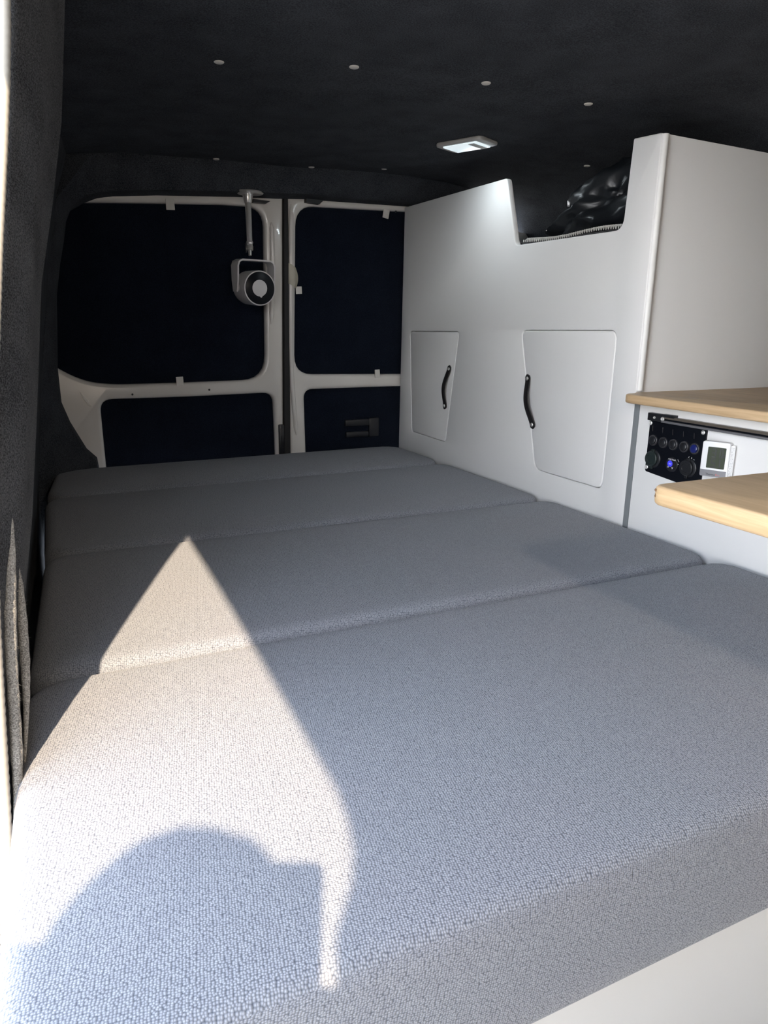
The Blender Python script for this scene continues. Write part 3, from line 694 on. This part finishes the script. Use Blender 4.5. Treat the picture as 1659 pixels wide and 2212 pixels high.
bm = bmesh.new(); lo = TL(0, 0, -.014); box(bm, (cT.x+.010, cT.y-.018, cT.z-.02), (XC, cT.y+.014, cT.z+.02), .001)
B2('mounting_pad', bm, TAB, t)

# ---------------------------------------------------------------- ceiling lamp
cs = [at(x, y, 'z', .412) for x, y in ((960, 322), (1015, 297), (1056, 310), (1003, 337))]
c0 = sum(cs, Vector())/4; e1 = (cs[3]-cs[0]+cs[2]-cs[1])/2; e2 = (cs[1]-cs[0]+cs[2]-cs[3])/2
L1, L2 = e1.length, e2.length; e1.normalize(); e2 = (e2-e1*e2.dot(e1)).normalized()
t = thing('ceiling_lamp', (c0.x, c0.y, ZC+.421), 'small lit rectangular ceiling lamp above the tall cabinet', 'lamp')
def lplate(name, hw, hh, w0, w1, bev, rr_, mat, par, ou=0, ov=0):
    me = plate_mesh([fillet(rect(ou-hw, ov-hh, ou+hw, ov+hh), rr_)], 'z', w0, w1, bev)
    for v in me.vertices: v.co = Vector((c0.x, c0.y, 0))+e1*v.co.x+e2*v.co.y+Vector((0, 0, v.co.z))
    return link(name, me, mat, par)
lplate('lamp_frame', L1/2, L2/2, ZC+.4125, ZC+.422, .004, .016, LAMPF, t)
ln = lplate('lamp_lens', L1/2*.78, L2/2*.72, ZC+.4095, ZC+.4135, .0015, .004, LENS, t, 0, .0)
bm = bmesh.new()
for k in range(14):
    s = -L1/2*.66+L1*.66*k/13*1.0
    a = Vector((c0.x, c0.y, ZC+.4092))+e1*s+e2*(L2/2*.60); b = a-e2*(L2*.12); tube(bm, [a, b], .0011, 6)
B2('lens_ribs', bm, LAMPF, ln)
ld = bpy.data.lights.new('lamp_light', 'AREA'); ld.shape = 'RECTANGLE'; ld.size = L1*.7; ld.size_y = L2*.6; ld.energy = .40; ld.color = (.85, .95, 1)
lo_ = bpy.data.objects.new('lamp_light', ld); C.objects.link(lo_); lo_.location = (c0.x, c0.y, ZC+.406)
# unseen copy added further forward as a warm fill for the rear
def copy_tree(o, parent=None):
    c = o.copy(); C.objects.link(c); c.parent = parent
    for ch in list(o.children): copy_tree(ch, c)
    return c
fill_lamp = copy_tree(t); fill_lamp.location = (.25, -.55, ZC+.421); fill_lamp['label'] = 'added ceiling lamp further forward, out of the picture, a warm fill for the rear'
ld2 = ld.copy(); ld2.energy = 5.5; ld2.color = (1, .86, .70); ld2.spread = R(180)
fill_light = bpy.data.objects.new('lamp_light', ld2); C.objects.link(fill_light); fill_light.location = (.25, -.55, ZC+.39); fill_light.rotation_euler = (R(35), 0, 0)  # warm fill light of the added lamp, unseen
# ---------------------------------------------------------------- ceiling buttons
bt = [(473, 133, 1, 'second row, leftmost'), (765, 144, 1, ''), (1050, 179, 1, ''), (1271, 224, 1, ''), (143, 339, .8, ''), (465, 345, .8, ''), (657, 369, .8, ''), (830, 364, .8, ''), (1268, 359, .8, '')]
labs = ['cream ceiling button, nearest row, far left one', 'cream ceiling button, nearest row, second from the left', 'cream ceiling button, nearest row, just in front of the ceiling lamp', 'cream ceiling button, nearest row, above the tall cabinet corner',
        'cream ceiling button by the left wall above the rear window', 'cream ceiling button over the left rear door, left of the chrome pole', 'cream ceiling button over the gap between the rear doors', 'cream ceiling button over the right rear door, left of the ceiling lamp', 'cream ceiling button seen through the cabinet notch']
for (px, py, s, _), lab in zip(bt, labs):
    p = at(px, py, 'z', .42); zc = lerp([a for a, b in prof], [b for a, b in prof], p.x)
    for _i in range(3):
        p = at(px, py, 'z', zc); zc = lerp([a for a, b in prof], [b for a, b in prof], p.x)+sag(p.x, p.y)
    if 2.1 < p.y: p.y = 2.1 if px != 143 else p.y
    bm = bmesh.new(); lathe(bm, Vector((p.x, p.y, zc+ZC+.001)), (0, 0, -1), [(0, .0085), (.0022, .0085), (.0032, .0070), (.0036, .003)], 24)
    tag(B2('ceiling_button', bm, BUT), lab, 'button', 'round cream buttons on the dark ceiling')

# ---------------------------------------------------------------- chrome pole and projector
pb = at(535, 421, 'y', 2.165); pe = at(540, 547, 'y', 2.125)
t = thing('ceiling_pole', pb, 'chrome pole hanging from a round flange above the left rear door', 'pole')
dn = (pe-pb).normalized(); LP = (pe-pb).length
bm = bmesh.new(); lathe(bm, pb+Vector((0, 0, .008)), (0, 0, -1), [(0, .044), (.003, .045), (.005, .043), (.007, .030), (.008, .016)], 40); fl = B2('flange', bm, CHR, t)
bm = bmesh.new(); lathe(bm, pb, dn, [(0, .015), (.004, .0145), (.022, .0105), (.024, .0085), (LP*.80, .0078), (LP*.805, .0070)], 24); B2('tube', bm, CHR, t)
bm = bmesh.new(); q = pb+dn*LP*.80; lathe(bm, q, dn, [(0, .0092), (.004, .0100), (.006, .0085), (.012, .0085), (.014, .0098), (.024, .0094), (.026, .005), (.040, .0042)], 20); B2('swivel_joint', bm, CHR, t)
bm = bmesh.new(); box(bm, (q.x-.013, q.y-.006, q.z-.030), (q.x-.009, q.y+.004, q.z-.004), .001); B2('clamp_lever', bm, BLK, t)

pc = at(561.5, 622.5, 'y', 2.07); ax_ = Vector((.15, -.985, -.04)).normalized(); sd2 = Vector((0, 0, 1)).cross(ax_).normalized()*-1
if sd2.x < 0: sd2 = -sd2
upv = sd2.cross(ax_); upv = upv if upv.z > 0 else -upv
t = thing('projector', pc-Vector((0, 0, .05)), 'white cylindrical projector with a black ring face, hanging from the chrome pole', 'projector')
bm = bmesh.new(); lathe(bm, pc, -ax_, [(-.0005, .0445), (0, .0475), (.004, .0480), (.012, .0480), (.075, .0470), (.088, .0440), (.098, .034), (.100, .015)], 56); bd = B2('body', bm, DEV, t)
bm = bmesh.new(); lathe(bm, pc, ax_, [(-.002, .0445), (.0008, .0445), (.0012, .0440)], 56); fc = B2('black_face', bm, BLKG, t)
bm = bmesh.new(); lathe(bm, pc+sd2*-.001, ax_, [(0, .0225), (.0018, .0225), (.0022, .0215)], 40); ct = B2('white_centre', bm, DEV, fc)
bm = bmesh.new(); a = pc+upv*-.0215+sd2*.003+ax_*.0012; lathe(bm, a-ax_*.001, ax_, [(0, .004), (.0016, .004)], 12); B2('pointer', bm, DEV, fc)
# U bracket
cc = pc-ax_*.042; hw = .056; topz = .075; wd = .0235
sec = []
path = [(-hw, -.012), (-hw, .02), (-hw, topz-.016), (-hw+.004, topz-.005), (-hw+.014, topz), (0, topz), (hw-.014, topz), (hw-.004, topz-.005), (hw, topz-.016), (hw, .02), (hw, -.012)]
bm = bmesh.new()
for i, (a, b) in enumerate(path):
    a0 = path[max(i-1, 0)]; b0 = path[min(i+1, len(path)-1)]; tx, tz = b0[0]-a0[0], b0[1]-a0[1]; l_ = math.hypot(tx, tz); nx, nz = -tz/l_, tx/l_
    w2 = wd*(.55 if i in (0, 10) else .9 if i in (1, 9) else 1)
    q = cc+sd2*a+upv*b; o_ = sd2*nx*.0022+upv*nz*.0022
    sec.append([q-ax_*w2-o_, q+ax_*w2-o_, q+ax_*w2+o_, q-ax_*w2+o_])
grid(bm, sec, closed=True); bmesh.ops.holes_fill(bm, edges=bm.edges)
B2('bracket', bm, DEV, t, angle=50)
for s in (-1, 1):
    bm = bmesh.new(); lathe(bm, cc+sd2*s*.046, sd2*s, [(0, .009), (.0125, .009)], 20); B2('pivot', bm, DEV, t)

# ---------------------------------------------------------------- the photographer, outside the picture, whose shadow lies on the bed
SKIN = M('skin', (.55, .36, .27), .55, var=.04, vscale=15); SHIRT = M('shirt', (.16, .20, .27), .85, bump=.2, bscale=300); TROU = M('trousers', (.07, .075, .09), .85, bump=.2, bscale=300); HAIR = M('hair', (.06, .04, .03), .6, bump=.6, bscale=150); SHOE = M('shoe', (.05, .05, .05), .6, var=.05)
def rel(x, y, z): return Vector((x, y, z+ZC))
hd = rel(-.176, -.170, .170)
f2 = Vector((.75, .66, 0)); s2 = Vector((.66, -.75, 0))       # facing, person's right
nk = hd-f2*.03-Vector((0, 0, .12)); ch_ = rel(-.28, -.28, -.09); pv = rel(-.38, -.34, -.48)
J = {'pelvis': (pv, .125), 'belly': (pv+Vector((0, 0, .18)), .125), 'chest': (ch_, .14), 'neckb': (nk-Vector((0, 0, .02)), .065), 'neck': (nk+f2*.015+Vector((0, 0, .03)), .055),
     'head': (hd-f2*.01+Vector((0, 0, -.01)), .082), 'crown': (hd-f2*.015+Vector((0, 0, .045)), .078), 'jaw': (hd+f2*.035-Vector((0, 0, .065)), .045), 'nose': (hd+f2*.095-Vector((0, 0, .012)), .012),
     'sl': (ch_-s2*.18+Vector((0, 0, .09)), .062), 'sr': (ch_+s2*.15+Vector((0, 0, .09)), .062),
     'el': (rel(-.235, .065, -.03), .043), 'er': (rel(-.155, -.20, -.29), .043), 'wl': (rel(-.085, .0, -.055), .026), 'wr': (rel(.005, -.075, -.150), .026),
     'pl': (rel(-.062, -.005, -.060), .020), 'pr': (rel(-.004, -.045, -.112), .020),
     'hl': (pv-s2*.10-Vector((0, 0, .06)), .095), 'hr': (pv+s2*.10-Vector((0, 0, .06)), .095)}
gz = -.5
kl = pv-s2*.12; kr = pv+s2*.11
J['kl'] = (Vector((kl.x, kl.y, gz+.50))+f2*.03, .06); J['kr'] = (Vector((kr.x, kr.y, gz+.50))+f2*.02, .06)
J['al'] = (Vector((kl.x, kl.y, gz+.09)), .038); J['ar'] = (Vector((kr.x, kr.y, gz+.09)), .038)
J['tl'] = (Vector((kl.x, kl.y, gz+.045))+f2*.17, .035); J['tr'] = (Vector((kr.x, kr.y, gz+.045))+f2*.17, .035)
Eg = [('pelvis', 'belly'), ('belly', 'chest'), ('chest', 'neckb'), ('neckb', 'neck'), ('neck', 'head'), ('head', 'crown'), ('head', 'jaw'), ('head', 'nose'), ('chest', 'sl'), ('chest', 'sr'), ('sl', 'el'), ('sr', 'er'), ('el', 'wl'), ('er', 'wr'), ('wl', 'pl'), ('wr', 'pr'),
      ('pelvis', 'hl'), ('pelvis', 'hr'), ('hl', 'kl'), ('hr', 'kr'), ('kl', 'al'), ('kr', 'ar'), ('al', 'tl'), ('ar', 'tr')]
def skinned(J, Eg, root):
    names = list(J); me = bpy.data.meshes.new('b'); me.from_pydata([J[n][0] for n in names], [(names.index(a), names.index(b)) for a, b in Eg], [])
    ob = bpy.data.objects.new('b', me); C.objects.link(ob); md = ob.modifiers.new('k', 'SKIN'); md.use_smooth_shade = True
    for i, n in enumerate(names): me.skin_vertices[0].data[i].radius = (J[n][1], J[n][1]); me.skin_vertices[0].data[i].use_root = (n == root)
    ob.modifiers.new('s', 'SUBSURF').levels = 2
    dg = bpy.context.evaluated_depsgraph_get(); m2 = bpy.data.meshes.new_from_object(ob.evaluated_get(dg)); bpy.data.objects.remove(ob); return m2
me = skinned(J, Eg, 'pelvis')
t = thing('person', (pv.x, pv.y, -.5), 'person in a blue shirt standing outside the side door, holding up a phone', 'person')
o = link('body', me, [SKIN, SHIRT, TROU, SHOE], t, smooth=False)
for p in o.data.polygons:
    p.use_smooth = True
    c = p.center+wloc(o); dE = min((c-J['wl'][0]).length, (c-J['wr'][0]).length)
    p.material_index = 3 if c.z < gz+.10 else 2 if c.z < pv.z+.06 else 0 if c.z > nk.z or dE < .16 or (c-hd).length < .15 else 1
bm = bmesh.new(); bmesh.ops.create_icosphere(bm, subdivisions=4, radius=1)
for v in bm.verts:
    d = v.co.copy(); k = 1+.05*noise.noise(d*6)
    v.co = hd+Vector((0, 0, .028))-f2*.022+Vector((d.x*.088, d.y*.098, d.z*.094))*k
bmesh.ops.delete(bm, geom=[v for v in bm.verts if (v.co-hd).dot(f2) > .045 and v.co.z < hd.z+.075 or v.co.z < hd.z-.07], context='VERTS')
B2('hair', bm, HAIR, t)
for s in (-1, 1):
    bm = bmesh.new(); bmesh.ops.create_uvsphere(bm, u_segments=16, v_segments=10, radius=.012, matrix=Matrix.Translation(hd+f2*.072+s2*s*.031+Vector((0, 0, .012)))); B2('eye', bm, INK, t)
    bm = bmesh.new(); bmesh.ops.create_uvsphere(bm, u_segments=14, v_segments=8, radius=1, matrix=Matrix.Translation(hd+s2*s*.082+Vector((0, 0, -.005))) @ Matrix.Diagonal((.012, .02, .030, 1))); B2('ear', bm, SKIN, t)
bm = bmesh.new(); mc = hd+f2*.078-Vector((0, 0, .055)); tube(bm, [mc-s2*.022, mc+f2*.004, mc+s2*.022], [.002, .005, .002], 8); B2('mouth', bm, INKR, t)
# fingers round the phone
pu = -ri; pf = fw
pc2 = rel(-.009, .003, .049)-ri*.037-up*.075
for hand, palm, sgn in (('l', J['pl'][0], -1), ('r', J['pr'][0], 1)):
    for i in range(5):
        ln_ = (.055, .07, .075, .07, .055)[i]
        if i == 0: a = palm; b = pc2+ri*sgn*.036-up*.03-pf*.014; c = pc2+ri*sgn*.016-up*.045-pf*.014
        else:
            h_ = -.015*i-.0+(.02 if sgn < 0 else -.01)
            a = palm; b = pc2+ri*sgn*.046+up*(h_)+pf*.004; c = pc2+ri*sgn*(.034-.002*i)+up*(h_)+pf*.0135
        fj = {'a': (a, .011), 'b': (b, .0085), 'c': (c, .007)}
        m3 = skinned(fj, [('a', 'b'), ('b', 'c')], 'a'); link('finger', m3, SKIN, t, smooth=False)
t = thing('phone', pc2-Vector((0, 0, .06)), 'black phone held up by the person outside the side door', 'phone')
me = plate_mesh([fillet([(-.037, -.075), (.037, -.075), (.037, .075), (-.037, .075)], .01)], 'z', -.004, .004, .002)
for v in me.vertices: v.co = pc2+ri*v.co.x+up*v.co.y+fw*v.co.z
link('phone_body', me, BLKG, t)
